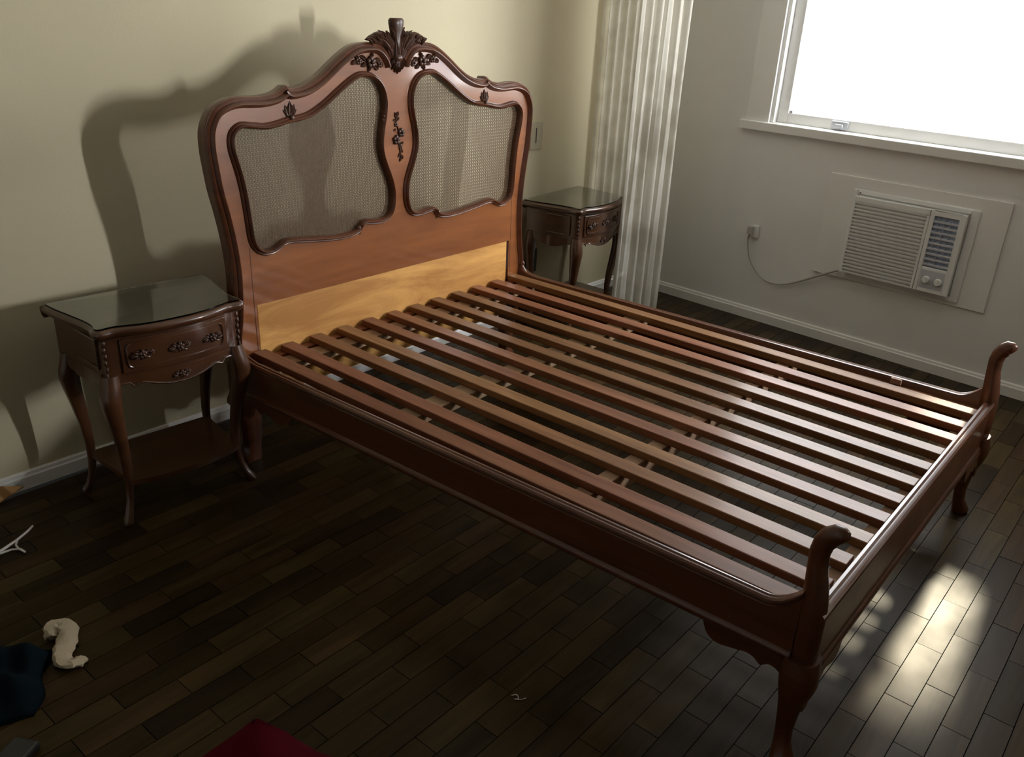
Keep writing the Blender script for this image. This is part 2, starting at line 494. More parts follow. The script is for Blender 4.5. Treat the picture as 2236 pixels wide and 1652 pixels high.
# cane: paired uprights and cross strands with diagonals, clipped to the opening
def crossings(poly, nx, nz, c):
    """parameter values where line nx*x+nz*z=c crosses the polygon (direction (-nz,nx))"""
    ts = []
    m = len(poly)
    for i in range(m):
        a, b = poly[i], poly[(i + 1) % m]
        da = nx * a[0] + nz * a[1] - c; db = nx * b[0] + nz * b[1] - c
        if (da < 0) != (db < 0):
            k = da / (da - db)
            x, z = a[0] + k * (b[0] - a[0]), a[1] + k * (b[1] - a[1])
            ts.append(-nz * x + nx * z)
    ts.sort()
    return [(ts[i], ts[i + 1]) for i in range(0, len(ts) - 1, 2)]
for sgn in (-1, 1):
    poly = [(XC + sgn * d, z) for d, z in offset_poly(opn, 0)]
    xs = [p[0] for p in poly]; zs = [p[1] for p in poly]
    P = .0118
    mb = MB()
    def strand(nx, nz, c, w, yy):
        for t0, t1 in crossings(poly, nx, nz, c):
            t0 -= .002; t1 += .002
            q = []
            for tt, cc2 in ((t0, c - w/2), (t1, c - w/2), (t1, c + w/2), (t0, c + w/2)):
                q.append((nx * cc2 - nz * tt, yy, nz * cc2 + nx * tt))
            lo = [(x, y + .0009, z) for x, y, z in q]
            mb.add(q + lo, [(0,1,2,3),(7,6,5,4),(0,4,5,1),(1,5,6,2),(2,6,7,3),(3,7,4,0)])
    x = min(xs) + .004
    while x < max(xs):
        strand(1, 0, x - .0022, .0010, .0200); strand(1, 0, x + .0022, .0010, .0200); x += P
    z = min(zs) + .004
    while z < max(zs):
        strand(0, 1, z - .0022, .0010, .0212); strand(0, 1, z + .0022, .0010, .0212); z += P
    s2 = math.sqrt(.5)
    for nx, nz in ((s2, s2), (s2, -s2)):
        cs = [nx * a + nz * b for a, b in poly]
        c = min(cs) + .003
        while c < max(cs):
            strand(nx, nz, c, .0011, .0224); c += P * s2
    o = part(mb, 'cane_weave', 'cane', hb, fix=False); o['kind'] = 'stuff'

# carving elements -----------------------------------------------------------
def leaf(mb, base, tip, width, yy, bulge=.010, curl=.0, n=6):
    """one carved leaf in the plane of the headboard: spine from base to tip, rounded cross-section"""
    bx, bz = base; tx, tz = tip
    L = math.hypot(tx - bx, tz - bz); ux, uz = (tx - bx) / L, (tz - bz) / L
    rings = []
    for i in range(n + 1):
        t = i / n
        w = width * (math.sin(PI * min(1, t * .92 + .08)) ** .7) * (1 - .25 * t) + .0006
        k = curl * math.sin(PI * t * .9) * L
        cx, cz = bx + ux * L * t - uz * k, bz + uz * L * t + ux * k
        h = bulge * math.sin(PI * (t * .85 + .1))
        rings.append([(cx + (-uz) * w * a, yy - h * b_, cz + ux * w * a) for a, b_ in
                      ((-1, .1), (-.6, .75), (-.15, .55), (0, .35), (.15, .55), (.6, .75), (1, .1), (0, -.6))])
    mb.loft(rings)
def rose(mb, c, r, yy):
    for k in range(5):
        a = 2 * PI * k / 5 + .3
        mb.ell((c[0] + math.cos(a) * r * .55, yy - r * .25, c[1] + math.sin(a) * r * .55), (r * .5, r * .42, r * .5), 7, 4)
    mb.ell((c[0], yy - r * .6, c[1]), (r * .36, r * .4, r * .36), 7, 4)
FY = HY0 + .001
# crest: plume, acanthus leaves, shell
mb = MB()
plume = [(0,1.262,.020,.016),(0,1.30,.018,.018),(0,1.335,.018,.018),(0,1.358,.020,.017),(0,1.380,.026,.018),(0,1.396,.030,.020),(0,1.408,.030,.021),(0,1.414,.024,.017),(0,1.411,.012,.010)]
mb.loft([[(XC + cx + rx * math.cos(a) * (1 - .0), .016 - .004 * (z > 1.37) + ry * math.sin(a), z) for a in [2*PI*k/14 for k in range(14)]] for cx, z, rx, ry in plume])
part(mb, 'crest_plume', 'carved_wood', hb, smooth=60)
mb = MB()
for s in (1, -1):
    leaf(mb, (XC + s*.012, 1.275), (XC + s*.036, 1.377), 0.0162, .014, 0.0138, -s*.12)
    leaf(mb, (XC + s*.014, 1.278), (XC + s*.068, 1.368), 0.0189, .012, 0.0161, s*.16)
    leaf(mb, (XC + s*.018, 1.285), (XC + s*.084, 1.372), 0.0162, .016, 0.0161, s*.22)
    leaf(mb, (XC + s*.020, 1.290), (XC + s*.102, 1.362), 0.0175, .010, 0.0161, s*.25)
    leaf(mb, (XC + s*.045, 1.325), (XC + s*.120, 1.354), 0.0175, .012, 0.0161, s*.22)
    leaf(mb, (XC + s*.060, 1.335), (XC + s*.140, 1.343), 0.0149, .012, 0.0138, s*.16)
    leaf(mb, (XC + s*.030, 1.315), (XC + s*.078, 1.352), 0.0135, .004, 0.0138, s*.1)
    leaf(mb, (XC + s*.006, 1.27), (XC + s*.012, 1.365), 0.0108, .004, 0.0115, 0)
for s in (1, -1):
    for k in range(6):                      # curling tips along the crest
        u = k / 5
        bx, bz = .040 + .070 * u, 1.352 - .010 * u ** 2
        leaf(mb, (XC + s*bx, bz - .010), (XC + s*(bx + .012 + .018 * u), bz + .022 - .016 * u), .0085, .010 - .004 * (k % 2), .012, s*.25)
    leaf(mb, (XC + s*.018, 1.345), (XC + s*.040, 1.384), .009, .008, .012, s*.3)
mb.prism([(XC + a, z) for a, z in ((0,1.25),(.030,1.268),(.050,1.310),(.080,1.334),(.062,1.346),(.030,1.352),(0,1.356),(-.030,1.352),(-.062,1.346),(-.080,1.334),(-.050,1.310),(-.030,1.268))], .014, .034, 'y')
part(mb, 'crest_leaves', 'carved_wood', hb, smooth=60)
mb = MB()
for k in range(7):
    a = (k - 3) / 3
    leaf(mb, (XC + a * .016, 1.292), (XC + a * .037, 1.238 + abs(a) ** 1.5 * .026), .0085, FY - .002, .018)
mb.ell((XC, FY - .006, 1.290), (.022, .016, .014), 10, 6)
part(mb, 'crest_shell', 'carved_wood', hb, smooth=60)
# flower sprays on the frieze
for s in (1, -1):
    mb = MB()
    cx = XC + s * .118; cz = 1.281
    cz = 1.278; K = 1.2
    rose(mb, (cx, cz), .020, FY)
    for dx, dz, ex, ez, w in ((.016,.004,.040,.016,.007),(.012,-.006,.036,-.012,.007),(.030,0,.058,.004,.008),(.050,.002,.070,-.006,.007),(.045,.008,.060,.020,.006),
                              (-.014,.004,-.034,.010,.007),(-.012,-.008,-.030,-.020,.007),(-.028,-.004,-.048,-.008,.008),(0,-.012,.010,-.026,.006),(0,.012,-.008,.026,.006)):
        leaf(mb, (cx + s*dx*K, cz + dz*K), (cx + s*ex*K, cz + ez*K), w * 1.3, FY, .012, .1 * s)
    rose(mb, (cx + s * .052, cz + .005), .013, FY); rose(mb, (cx - s * .040, cz - .006), .012, FY)
    part(mb, 'flower_spray', 'carved_wood', hb, smooth=60)
# spray on the centre stile
mb = MB()
mb.tube([(XC - .006, FY - .003, 1.112), (XC - .010, FY - .003, 1.085), (XC + .002, FY - .003, 1.05), (XC + .004, FY - .003, 1.0), (XC + .012, FY - .003, .955)], .0026, 6)
rose(mb, (XC - .010, 1.020), .017, FY); rose(mb, (XC + .013, 1.043), .016, FY); rose(mb, (XC + .010, .995), .010, FY); rose(mb, (XC - .010, 1.072), .009, FY)
for ax, az, ex, ez in ((-.008,1.092,-.016,1.114),(-.006,1.096,.004,1.116),(-.008,1.084,.008,1.096),(-.010,1.085,-.024,1.088),(.008,1.0,.026,1.012),(.008,.99,.022,.972),(.010,.975,-.004,.958),(.012,.968,.022,.950),(.012,.962,.004,.942),(-.008,1.055,-.022,1.052)):
    leaf(mb, (XC + ax, az), (XC + ex, ez), .0055, FY, .008)
part(mb, 'flower_spray', 'carved_wood', hb, smooth=60)
# small leaf ornaments above each cane panel, scrolls below and beside
for s in (1, -1):
    mb = MB()
    ox, oz = XC + s * .450, 1.116
    leaf(mb, (ox, oz - .004), (ox - s*.002, oz + .056), .014, FY, .012)
    leaf(mb, (ox, oz), (ox + s*.028, oz + .028), .012, FY, .011, .2*s)
    leaf(mb, (ox, oz), (ox - s*.028, oz + .028), .012, FY, .011, -.2*s)
    leaf(mb, (ox, oz), (ox + s*.018, oz + .046), .011, FY, .010)
    leaf(mb, (ox, oz), (ox - s*.018, oz + .046), .011, FY, .010)
    mb.ell((ox, FY - .010, oz + .006), (.009, .008, .009), 8, 5)
    part(mb, 'leaf_ornament', 'carved_wood', hb, smooth=60)
    mb = MB()
    mb.ell((XC + s*.194, FY - .006, .735), (.011, .010, .012), 8, 5); leaf(mb, (XC + s*.205, .735), (XC + s*.185, .712), .006, FY, .009)
    part(mb, 'scroll_knot', 'frame_wood', hb, smooth=60)
    mb = MB()
    for k, (dz, r_) in enumerate(((0, .0075), (.014, .006), (-.014, .006), (.026, .0045), (-.026, .0045))):
        mb.ell((XC + s * (.072 - .0005 * k), FY - .008, 1.09 + dz), (r_, .008, r_ * 1.1), 7, 4)
    part(mb, 'bead_drop', 'frame_wood', hb, smooth=60)
# lower board of the headboard, unvarnished, and the dark stile seams
mb = MB(); mb.box(XC - .622, XC + .616, .016, .040, .228, .552); part(mb, 'lower_board', 'bare_panel_wood', hb, bevel=.002)
for s in (1, -1):
    mb = MB(); mb.box(XC + s*.634 - .0008, XC + s*.634 + .0008, HY0 - .0006, HY0 + .004, .40, .745); part(mb, 'stile_seam', 'carved_wood', hb)
# headboard feet
for s in (1, -1):
    mb = MB()
    prof = [(.665,.37,.060),(.665,.30,.058),(.668,.262,.056),(.676,.245,.058),(.680,.228,.056),(.676,.205,.044),(.668,.18,.036),(.664,.14,.030),(.664,.08,.025),(.668,.04,.024),(.674,.02,.030),(.672,0,.028)]
    mb.loft([[(XC + s*d + w * a, .031 + .024 * b_, z) for a, b_ in ((-1,-.8),(-.8,-1),(.8,-1),(1,-.8),(1,.8),(.8,1),(-.8,1),(-1,.8))] for d, z, w in prof])
    part(mb, 'leg', 'frame_wood', bed, smooth=45)

# side rails: moulded boards, slightly out of square with the slats
def xn(y): return -.052 - .030 * y       # near rail, outer face
def xf(y): return 1.383 - .032 * y       # far rail, outer face
def rail_z(y):
    z = .400
    if y > -.10: z += .035 * ((y + .10) / .11) ** 2
    if y < -1.79: z += .045 * ((-1.79 - y) / .07) ** 2
    return z
ys = [.010,-.005,-.02,-.04,-.06,-.08,-.10,-.2,-.6,-1.0,-1.4,-1.7,-1.79,-1.80,-1.815,-1.83,-1.845,-1.858,-1.866]
for nm, xo, s in (('side_rail', xn, -1), ('side_rail', xf, 1)):
    mb = MB(); rings = []
    for y in ys:
        zt, zb = rail_z(y), .276
        cs = [(-.024,zt-.006),(-.022,zt-.001),(-.016,zt),(-.012,zt-.003),(-.008,zt-.001),(-.002,zt+.001),(.003,zt-.003),(.004,zt-.008),(.001,zt-.012),(-.003,zt-.014),(-.003,zt-.018),(-.001,zt-.020),
              (-.001,zb+.022),(.003,zb+.019),(.006,zb+.013),(.006,zb+.006),(.002,zb),(-.024,zb)]
        rings.append([(xo(y) + s * o_, y, z) for o_, z in cs])
    mb.loft(rings)
    rl = part(mb, 'side_rail', 'frame_wood', bed, smooth=35)
    mb = MB()
    x_in = [xo(y) - s * .024 for y in (0, -1.87)]
    a = [(x_in[0], -.01), (x_in[1], -1.875), (x_in[1] - s * .022, -1.875), (x_in[0] - s * .022, -.01)]
    mb.prism(a, .345, .3765, 'z'); part(mb, 'ledger_strip', 'slat_wood', rl)
    if s == 1:
        mb = MB(); xb = xf(-1.60) - .024; mb.box(xb - .010, xb + .002, -1.625, -1.590, .3785, .398); part(mb, 'stop_block', 'beam_wood', rl, bevel=.002)
    # scroll where the rail meets the headboard
    mb = MB(); xs_ = xo(0) - s * .010
    mb.tube([(xs_, -.03, .402), (xs_, -.012, .420), (xs_, -.004, .436), (xs_, -.012, .447), (xs_, -.020, .440)], [.010, .011, .011, .009, .005], 8)
    mb.ell((xs_, -.008, .440), (.013, .011, .011), 8, 6)
    part(mb, 'rail_scroll', 'frame_wood', rl, smooth=60)

# foot rail
mb = MB(); rings = []
for x in (xn(-1.88) + .004, xn(-1.88) + .03, .3, .7, 1.1, xf(-1.88) - .03, xf(-1.88) - .004):
    y0 = -1.910 + .008 * (x / 1.4); zt, zb = .409, .236
    cs = [(-.026,zt-.006),(-.024,zt-.001),(-.017,zt),(-.012,zt-.004),(-.008,zt-.002),(-.001,zt+.002),(.004,zt-.002),(.005,zt-.008),(.001,zt-.013),(-.003,zt-.015),(-.003,zt-.020),(-.001,zt-.022),
          (-.001,zb+.026),(.003,zb+.022),(.006,zb+.015),(.006,zb+.006),(.002,zb),(-.026,zb)]
    rings.append([(x, y0 - o_, z) for o_, z in cs])
mb.loft(rings)
fr_ = part(mb, 'foot_rail', 'frame_wood', bed, smooth=35)
mb = MB(); mb.box(.03, 1.40, -1.884, -1.845, .345, .3765); part(mb, 'ledger_strip', 'beam_wood', fr_)

# foot posts with outward curled tops, cabriole legs, shaped brackets
POST = [(-1.886,.250,.026,.027),(-1.887,.33,.027,.027),(-1.886,.395,.028,.027),(-1.884,.43,.0275,.026),(-1.880,.465,.024,.0235),(-1.874,.505,.0185,.0205),(-1.872,.540,.0165,.0205),(-1.876,.562,.0165,.021),(-1.886,.580,.0165,.0225),(-1.896,.5875,.0165,.0235),(-1.905,.587,.0160,.0225),(-1.911,.5845,.0125,.019),(-1.9145,.582,.006,.010)]
FLEG = [(-.002,-.002,.288,.036),(.001,.001,.255,.039),(.003,.003,.228,.0385),(.002,.002,.205,.035),(-.002,-.002,.175,.028),(-.005,-.005,.135,.022),(-.006,-.006,.085,.018),(-.003,-.003,.05,.018),(.004,.004,.025,.023),(.008,.008,.010,.026),(.006,.006,0,.022)]
BRK = [(.245,.286),(.236,.262),(.226,.240),(.208,.228),(.188,.227),(.172,.231),(.150,.236),(.132,.241),(.114,.239),(.103,.231),(.096,.228),(.088,.233),(.078,.240),(.062,.238),(.048,.226),(.038,.207),(.030,.19),(.0,.19),(.0,.286)]
def superring(cx, cy, z, rx, ry, n=16, e=.75):
    out = []
    for k in range(n):
        a = 2 * PI * (k + .5) / n
        c, s_ = math.cos(a), math.sin(a)
        out.append((cx + rx * math.copysign(abs(c) ** e, c), cy + ry * math.copysign(abs(s_) ** e, s_), z))
    return out
for xo, s in ((xn, -1), (xf, 1)):
    px = xo(-1.88) - s * .020
    mb = MB()
    mb.tube([(px, y, z) for y, z, ry, rx in POST], [(rx, ry) for y, z, ry, rx in POST], 14)
    part(mb, 'foot_post', 'frame_wood', bed, smooth='all')
    mb = MB()
    mb.loft([superring(px + s * ox, -1.886 - oy, z, r_, r_) for ox, oy, z, r_ in FLEG])
    part(mb, 'leg', 'frame_wood', bed, smooth=50)
    mb = MB(); bk = smooth_path(BRK[:-1], 2) + [BRK[-1]]
    mb.prism([(-1.905 + u, w) for u, w in bk], xo(-1.8) - s * .004, xo(-1.8) - s * .022, 'x')
    part(mb, 'corner_bracket', 'frame_wood', bed, bevel=.002)
    mb = MB()
    mb.prism([(-.005 - u, w) for u, w in bk], xo(-.1) - s * .004, xo(-.1) - s * .022, 'x')
    part(mb, 'corner_bracket', 'frame_wood', bed, bevel=.002)
    mb = MB()
    mb.prism([(px - s * u * .8, w - .040 if w < .28 else .246) for u, w in bk], -1.910, -1.890, 'y')
    part(mb, 'corner_bracket', 'frame_wood', bed, bevel=.002)

# head ledger and cross bearers under the slats
mb = MB(); mb.box(.0, 1.345, -.024, .011, .330, .3765); part(mb, 'ledger_strip', 'slat_wood', hb)
for y0, y1, z0 in ((-.115, -.050, .352), (-.675, -.605, .345), (-1.285, -1.240, .325)):
    mb = MB(); mb.box(xn(y0) + .046, xf(y0) - .047, y0, y1, z0, .3765); part(mb, 'cross_bearer', 'beam_wood', bed, bevel=.002)
# twelve slats
for k in range(12):
    x0 = .117 * k + random.uniform(-.002, .002)
    if k == 0: x0 = .008
    w = .050
    dx = random.uniform(-.002, .002) + (.012 if k == 0 else 0)
    mb = MB()
    ye = -1.8786 + random.uniform(-.003, .003)
    lo = [(x0, -.003), (x0 + w, -.003), (x0 + w + dx, ye), (x0 + dx, ye)]
    mb.prism(lo, .3775, .400 + random.uniform(-.001, .001), 'z')
    part(mb, 'slat', 'slat_wood', bed, bevel=.0025)

# ------------------------------------------------------------------ nightstands
HALF = [(0,-.036),(.055,-.034),(.105,-.026),(.145,-.012),(.172,-.004),(.192,-.006),(.212,-.006),(.224,.006),(.226,.024),(.220,.046),(.221,.085),(.231,.150),(.244,.220),(.252,.280),(.252,.312)]
hp = smooth_path(HALF, 2)
TOP = [(x, y) for x, y in hp] + [(-x, y) for x, y in reversed(hp[1:])]
def inset(d):
    o_ = offset_poly(TOP, d)
    return o_
BODYH = [(0,-.010),(.055,-.008),(.105,-.001),(.140,.008),(.166,.012),(.190,.012),(.200,.020),(.200,.046),(.199,.085),(.207,.150),(.218,.220),(.225,.280),(.226,.290)]
bp_ = smooth_path(BODYH, 2)
BODY = [(x, y) for x, y in bp_] + [(-x, y) for x, y in reversed(bp_[1:])]
def front_y(x):
    x = abs(x)
    for a, b_ in zip(bp_, bp_[1:]):
        if a[0] <= x <= b_[0] and b_[0] > a[0]:
            return a[1] + (b_[1] - a[1]) * (x - a[0]) / (b_[0] - a[0])
    return bp_[-1][1]
def spray(mb, cx, cz, r, yoff):
    """small carved flower spray on the bowed front"""
    def Y(x): return front_y(x) - yoff
    rose(mb, (cx, cz), r, Y(cx))
    for k in range(8):
        a = 2 * PI * k / 8
        ux, uz = math.cos(a), math.sin(a) * .6
        leaf(mb, (cx + ux * r * .8, cz + uz * r * .8), (cx + ux * r * 2.5, cz + uz * r * 2.0), r * .45, Y(cx), r * .6)
    rose(mb, (cx + r * 1.9, cz + r * .2), r * .6, Y(cx + r * 1.9)); rose(mb, (cx - r * 1.9, cz - r * .2), r * .6, Y(cx - r * 1.9))
def strip(mb, xa, xb, z0f, z1f, off, th, n=24):
    rings = []
    for i in range(n + 1):
        x = xa + (xb - xa) * i / n
        y = front_y(x) - off
        rings.append([(x, y, z0f(x)), (x, y, z1f(x)), (x, y + th, z1f(x)), (x, y + th, z0f(x))])
    mb.loft(rings)
def nightstand(label, loc, rz):
    st = thing('nightstand', label, 'nightstand', loc, rz, 'pair of carved nightstands')
    mb = MB()
    mb.loft([[(x, y, z) for x, y in inset(-d)] for z, d in ((.588,.024),(.592,.012),(.596,.008),(.602,.002),(.609,.0),(.615,.003),(.620,.010))]) if False else \
    mb.loft([[(x, y, z) for x, y in inset(d)] for z, d in ((.588,.024),(.592,.012),(.596,.008),(.602,.002),(.609,.0),(.615,.003),(.620,.010))])
    tp = part(mb, 'table_top', 'stand_wood', st, smooth=50)
    mb = MB(); mb.loft([[(x, y, z) for x, y in inset(.012)] for z in (.6203, .6255)])
    part(mb, 'glass_sheet', 'table_glass', tp, bevel=.001)
    mb = MB(); mb.loft([[(x, y, z) for x, y in BODY] for z in (.468, .589)])
    bd = part(mb, 'case', 'stand_wood', st, smooth=35)
    mb = MB(); strip(mb, -.158, .158, lambda x: .482, lambda x: .582, .006, .010)
    dr = part(mb, 'drawer', 'stand_wood', st, smooth=35, bevel=.002)
    mb = MB()
    for za, zb in ((.494, .499), (.566, .571)): strip(mb, -.132, .132, lambda x: za, lambda x: zb, .010, .008)
    for s in (1, -1):
        mb.tube([(s*.132, front_y(.132) - .008, .4965), (s*.140, front_y(.14) - .008, .502), (s*.144, front_y(.144) - .008, .515), (s*.144, front_y(.144) - .008, .551), (s*.140, front_y(.14) - .008, .563), (s*.132, front_y(.132) - .008, .5685)], .0030, 6)
    part(mb, 'drawer_bead', 'stand_wood', dr, smooth=50)
    for cx in (-.105, 0, .105):
        mb = MB(); spray(mb, cx, .533, .0130, .008); part(mb, 'carved_pull', 'carved_wood', dr, smooth=60)
    # shaped apron, front and sides
    def zb(x):
        x = abs(x)
        return .424 + .022 * min(1, (x / .105)) ** 2 - .010 * max(0, min(1, (x - .118) / .02)) * (x < .138) + (.004 if x > .138 else 0)
    mb = MB(); strip(mb, -.185, .185, zb, lambda x: .472, .001, .014, 40)
    ap = part(mb, 'apron', 'stand_wood', st, smooth=30)
    mb = MB(); rings = []
    pts = []
    for i in range(41):
        x = -.180 + .36 * i / 40
        pts.append((x, front_y(x) - .002, zb(x) + .001))
    mb.tube(pts, .0035, 6); part(mb, 'apron_bead', 'stand_wood', ap, smooth=60)
    mb = MB(); spray(mb, 0, .447, .011, .002); part(mb, 'carved_spray', 'carved_wood', ap, smooth=60)
    for s in (1, -1):
        mb = MB(); rings = []
        for i in range(17):
            y = .03 + .245 * i / 16
            k = [q for q in bp_ if q[1] >= y and q[0] > .19]
            x = s * (k[0][0] if k else .225)
            u = (i / 16 - .5) * 2
            z0 = .440 - .016 * math.cos(u * 2.6) * (1 - abs(u) ** 4)
            rings.append([(x, y, z0), (x, y, .472), (x - s * .014, y, .472), (x - s * .014, y, z0)])
        mb.loft(rings); part(mb, 'apron', 'stand_wood', st, smooth=30)
        # recessed side panel rim
        mb = MB(); xp = s * .209
        for a, b_ in (((.06,.49),(.06,.575)),((.06,.575),(.25,.575)),((.25,.575),(.25,.49)),((.25,.49),(.06,.49))):
            mb.tube([(s * (.2025 + .075 * max(0, a[0] - .09)), a[0], a[1]), (s * (.2025 + .075 * max(0, b_[0] - .09)), b_[0], b_[1])], .003, 6)
        part(mb, 'side_panel_bead', 'stand_wood', bd, smooth=60)
        # drop ornament on the front corner
        mb = MB()
        for k in range(6):
            mb.ell((s * (.198 + .002 * (k % 2)), .016 - .003 * k / 6, .578 - .019 * k), (.008 - .0006 * k, .007, .010), 7, 4)
        part(mb, 'corner_drop', 'carved_wood', bd, smooth=60)
    LEG = [(.002,.002,.480,.023),(.006,.006,.450,.0265),(.011,.011,.425,.0285),(.013,.013,.400,.028),(.010,.010,.365,.025),(.002,.002,.310,.0205),(-.008,-.008,.240,.0165),(-.013,-.013,.170,.0140),(-.012,-.012,.110,.0120),(-.005,-.005,.065,.0108),(.006,.006,.035,.0115),(.015,.015,.018,.0145),(.017,.017,.006,.0140),(.014,.014,0,.011)]
    for s in (1, -1):
        mb = MB(); mb.loft([superring(s * (.187 + ox), .028 - oy, z, r_, r_, 14, .8) for ox, oy, z, r_ in LEG]); part(mb, 'leg', 'stand_wood', st, smooth=50)
        mb = MB(); mb.loft([superring(s * (.205 + ox), .268, z, r_, r_ * .8, 14, .7) for ox, oy, z, r_ in LEG]); part(mb, 'leg', 'stand_wood', st, smooth=50)
    SH = [(0,-.010),(.06,-.008),(.11,-.001),(.15,.010),(.174,.020),(.178,.035),(.186,.15),(.196,.262),(.196,.272)]
    sp_ = smooth_path(SH, 2); SHP = [(x, y) for x, y in sp_] + [(-x, y) for x, y in reversed(sp_[1:])]
    mb = MB(); mb.prism(SHP, .122, .138, 'z'); part(mb, 'shelf', 'stand_wood', st, bevel=.003)
    return st
nightstand('dark wooden nightstand on curved legs beside the near side of the bed', (-.290, -.083, 0), math.radians(-4.2))
nightstand('carved nightstand in the far corner between the bed and the curtain', (1.974, -.010, 0), math.radians(4.0))

# ------------------------------------------------------------------ curtain
cur = thing('curtain', 'gathered cream sheer curtain hanging in the corner beside the far nightstand', 'curtain', (2.25, 0, 0), world_space=True)
def drape(name, fn, z0, z1, npt, nz):
    vs_ = []; fs_ = []
    for j in range(nz + 1):
        z = z0 + (z1 - z0) * j / nz
        for i in range(npt + 1): vs_.append(fn(i / npt, z))
    for j in range(nz):
        for i in range(npt):
            a = j * (npt + 1) + i
            fs_.append((a, a + 1, a + npt + 2, a + npt + 1))
    mb = MB(); mb.add(vs_, fs_)
    return mb.build(name, 'sheer_curtain', cur, smooth='all', fix=False)
def bundle(u, z):
    k = max(0, 1 - z / 1.3)
    x = 2.385 - .348 * u; y = -.118 + .056 * u
    ph = u * 2 * PI * 5.5 + .5 * math.sin(z * 1.3 + u * 5) + .25 * math.sin(z * 4 + u * 11)
    amp = .020 + .008 * k
    return (x + amp * .8 * math.sin(ph + .8), y + amp * math.cos(ph) + .006 * math.sin(2.7 * ph + z * 2), z)
def corner(u, z):
    ph = u * 2 * PI * 6 + .3 * math.sin(z * 1.5)
    return (2.272 + .20 * u + .008 * math.sin(ph), .288 - .17 * u + .010 * math.cos(ph), z)
drape('gathered_drape', bundle, .012, 2.5, 150, 34)
drape('corner_sheer', corner, .50, 2.5, 90, 16)

# ------------------------------------------------------------------ air conditioner
ac = right(thing('air_conditioner', 'white window air conditioner set low in the window wall', 'air conditioner'))
mb = MB(); mb.box(.806, 1.605, -.010, 0, .333, .815); o = mb.build('mounting_board', 'white_trim', bevel=.002)
tag(right(o), 'flat white panel on the wall around the air conditioner', 'panel')
A0, A1, AZ0, AZ1 = .955, 1.452, .374, .738
mb = MB()
for t0, t1, z0, z1 in ((.935, A0, .352, .762), (A1 + .006, 1.492, .352, .762), (A0, A1 + .006, AZ1 + .004, .762), (A0, A1 + .006, .352, AZ0)):
    mb.box(t0, t1, -.020, -.0105, z0, z1)
part(mb, 'sleeve', 'white_plastic', ac, bevel=.003)
mb = MB(); mb.box(A0 + .004, A1 - .002, -.036, -.0105, AZ0 + .002, AZ1 - .002); part(mb, 'shell', 'white_plastic', ac, bevel=.004)
mb = MB()
mb.box(A0, 1.300, -.052, -.036, AZ1 - .026, AZ1); mb.box(A0, A0 + .010, -.050, -.036, AZ0, AZ1 - .026); mb.box(1.288, 1.300, -.050, -.036, AZ0, AZ1 - .026)
gr = part(mb, 'grille_frame', 'white_plastic', ac, bevel=.003)
NL = 21
for k in range(NL):
    z = AZ0 + .004 + (AZ1 - .034 - AZ0) * k / (NL - 1)
    mb = MB(); mb.prism([(-.0365, z - .001), (-.050, z - .003), (-.051, z + .005), (-.0365, z + .006)], A0 + .010, 1.288, 'x')
    part(mb, 'louver', 'white_plastic', gr)
mb = MB()
mb.box(1.302, 1.318, -.050, -.036, AZ0, AZ1); mb.box(1.428, A1, -.050, -.036, AZ0, AZ1)
mb.box(1.318, 1.428, -.050, -.036, AZ1 - .024, AZ1); mb.box(1.318, 1.428, -.048, -.036, AZ0, .486)
vp_ = part(mb, 'control_bezel', 'white_plastic', ac, bevel=.003)
mb = MB(); mb.box(1.318, 1.428, -.0375, -.0362, .486, AZ1 - .024); part(mb, 'vent_back', 'blue_vent', vp_)
for k in range(9):
    z = .497 + .024 * k
    mb = MB(); mb.prism([(-.038, z), (-.047, z - .003), (-.047, z + .003), (-.038, z + .006)], 1.318, 1.428, 'x'); part(mb, 'vent_blade', 'grey_plastic', vp_)
for tx in (1.338, 1.366, 1.394):
    mb = MB(); mb.box(tx - .002, tx + .002, -.044, -.0376, .488, AZ1 - .026); part(mb, 'vent_blade', 'blue_vent', vp_)
mb = MB(); mb.box(1.322, 1.424, -.0488, -.048, .392, .474); part(mb, 'control_plate', 'grey_plastic', vp_, bevel=.0)
for tx, tz in ((1.350, .432), (1.402, .430)):
    mb = MB()
    mb.loft([[(tx + r_ * math.cos(2*PI*k/16), yy, tz + r_ * math.sin(2*PI*k/16)) for k in range(16)] for yy, r_ in ((-.0489, .017), (-.058, .016), (-.061, .013))])
    mb.box(tx - .003, tx + .003, -.065, -.060, tz - .013, tz + .013)
    part(mb, 'knob', 'white_plastic', vp_, smooth=40)
mb = MB(); mb.box(.962, .970, -.0212, -.020, .746, .750); part(mb, 'badge', 'dark_plastic', ac)
# wall socket and plug, cord
so = right(thing('wall_socket', 'small white wall socket under the window with a plug in it', 'socket'))
mb = MB(); mb.box(.452, .486, -.018, 0, .428, .492); part(mb, 'socket_box', 'white_plastic', so, bevel=.003)
pg = right(thing('power_plug', 'grey plug in the wall socket with its cord running to the air conditioner', 'plug'))
mb = MB(); mb.box(.438, .464, -.042, -.0185, .446, .486); mb.tube([(.451, -.03, .446), (.447, -.03, .43), (.445, -.03, .418)], [.007, .006, .004], 8)
part(mb, 'plug_body', 'cord_grey', pg, bevel=.004)
mb = MB()
cpts = smooth_path([(.445,-.028,.418),(.446,-.022,.385),(.458,-.018,.335),(.485,-.014,.285),(.525,-.012,.245),(.575,-.012,.222),(.630,-.012,.220),(.690,-.014,.236),(.760,-.018,.270),(.830,-.024,.310),(.900,-.030,.350),(.930,-.034,.366),(.942,-.034,.371)], 3)
mb.tube(cpts, [.0032 + .0022 * min(1, max(0, (i - 14) / 12)) for i in range(len(cpts))], 7); part(mb, 'cord', 'cord_grey', pg, smooth='all')

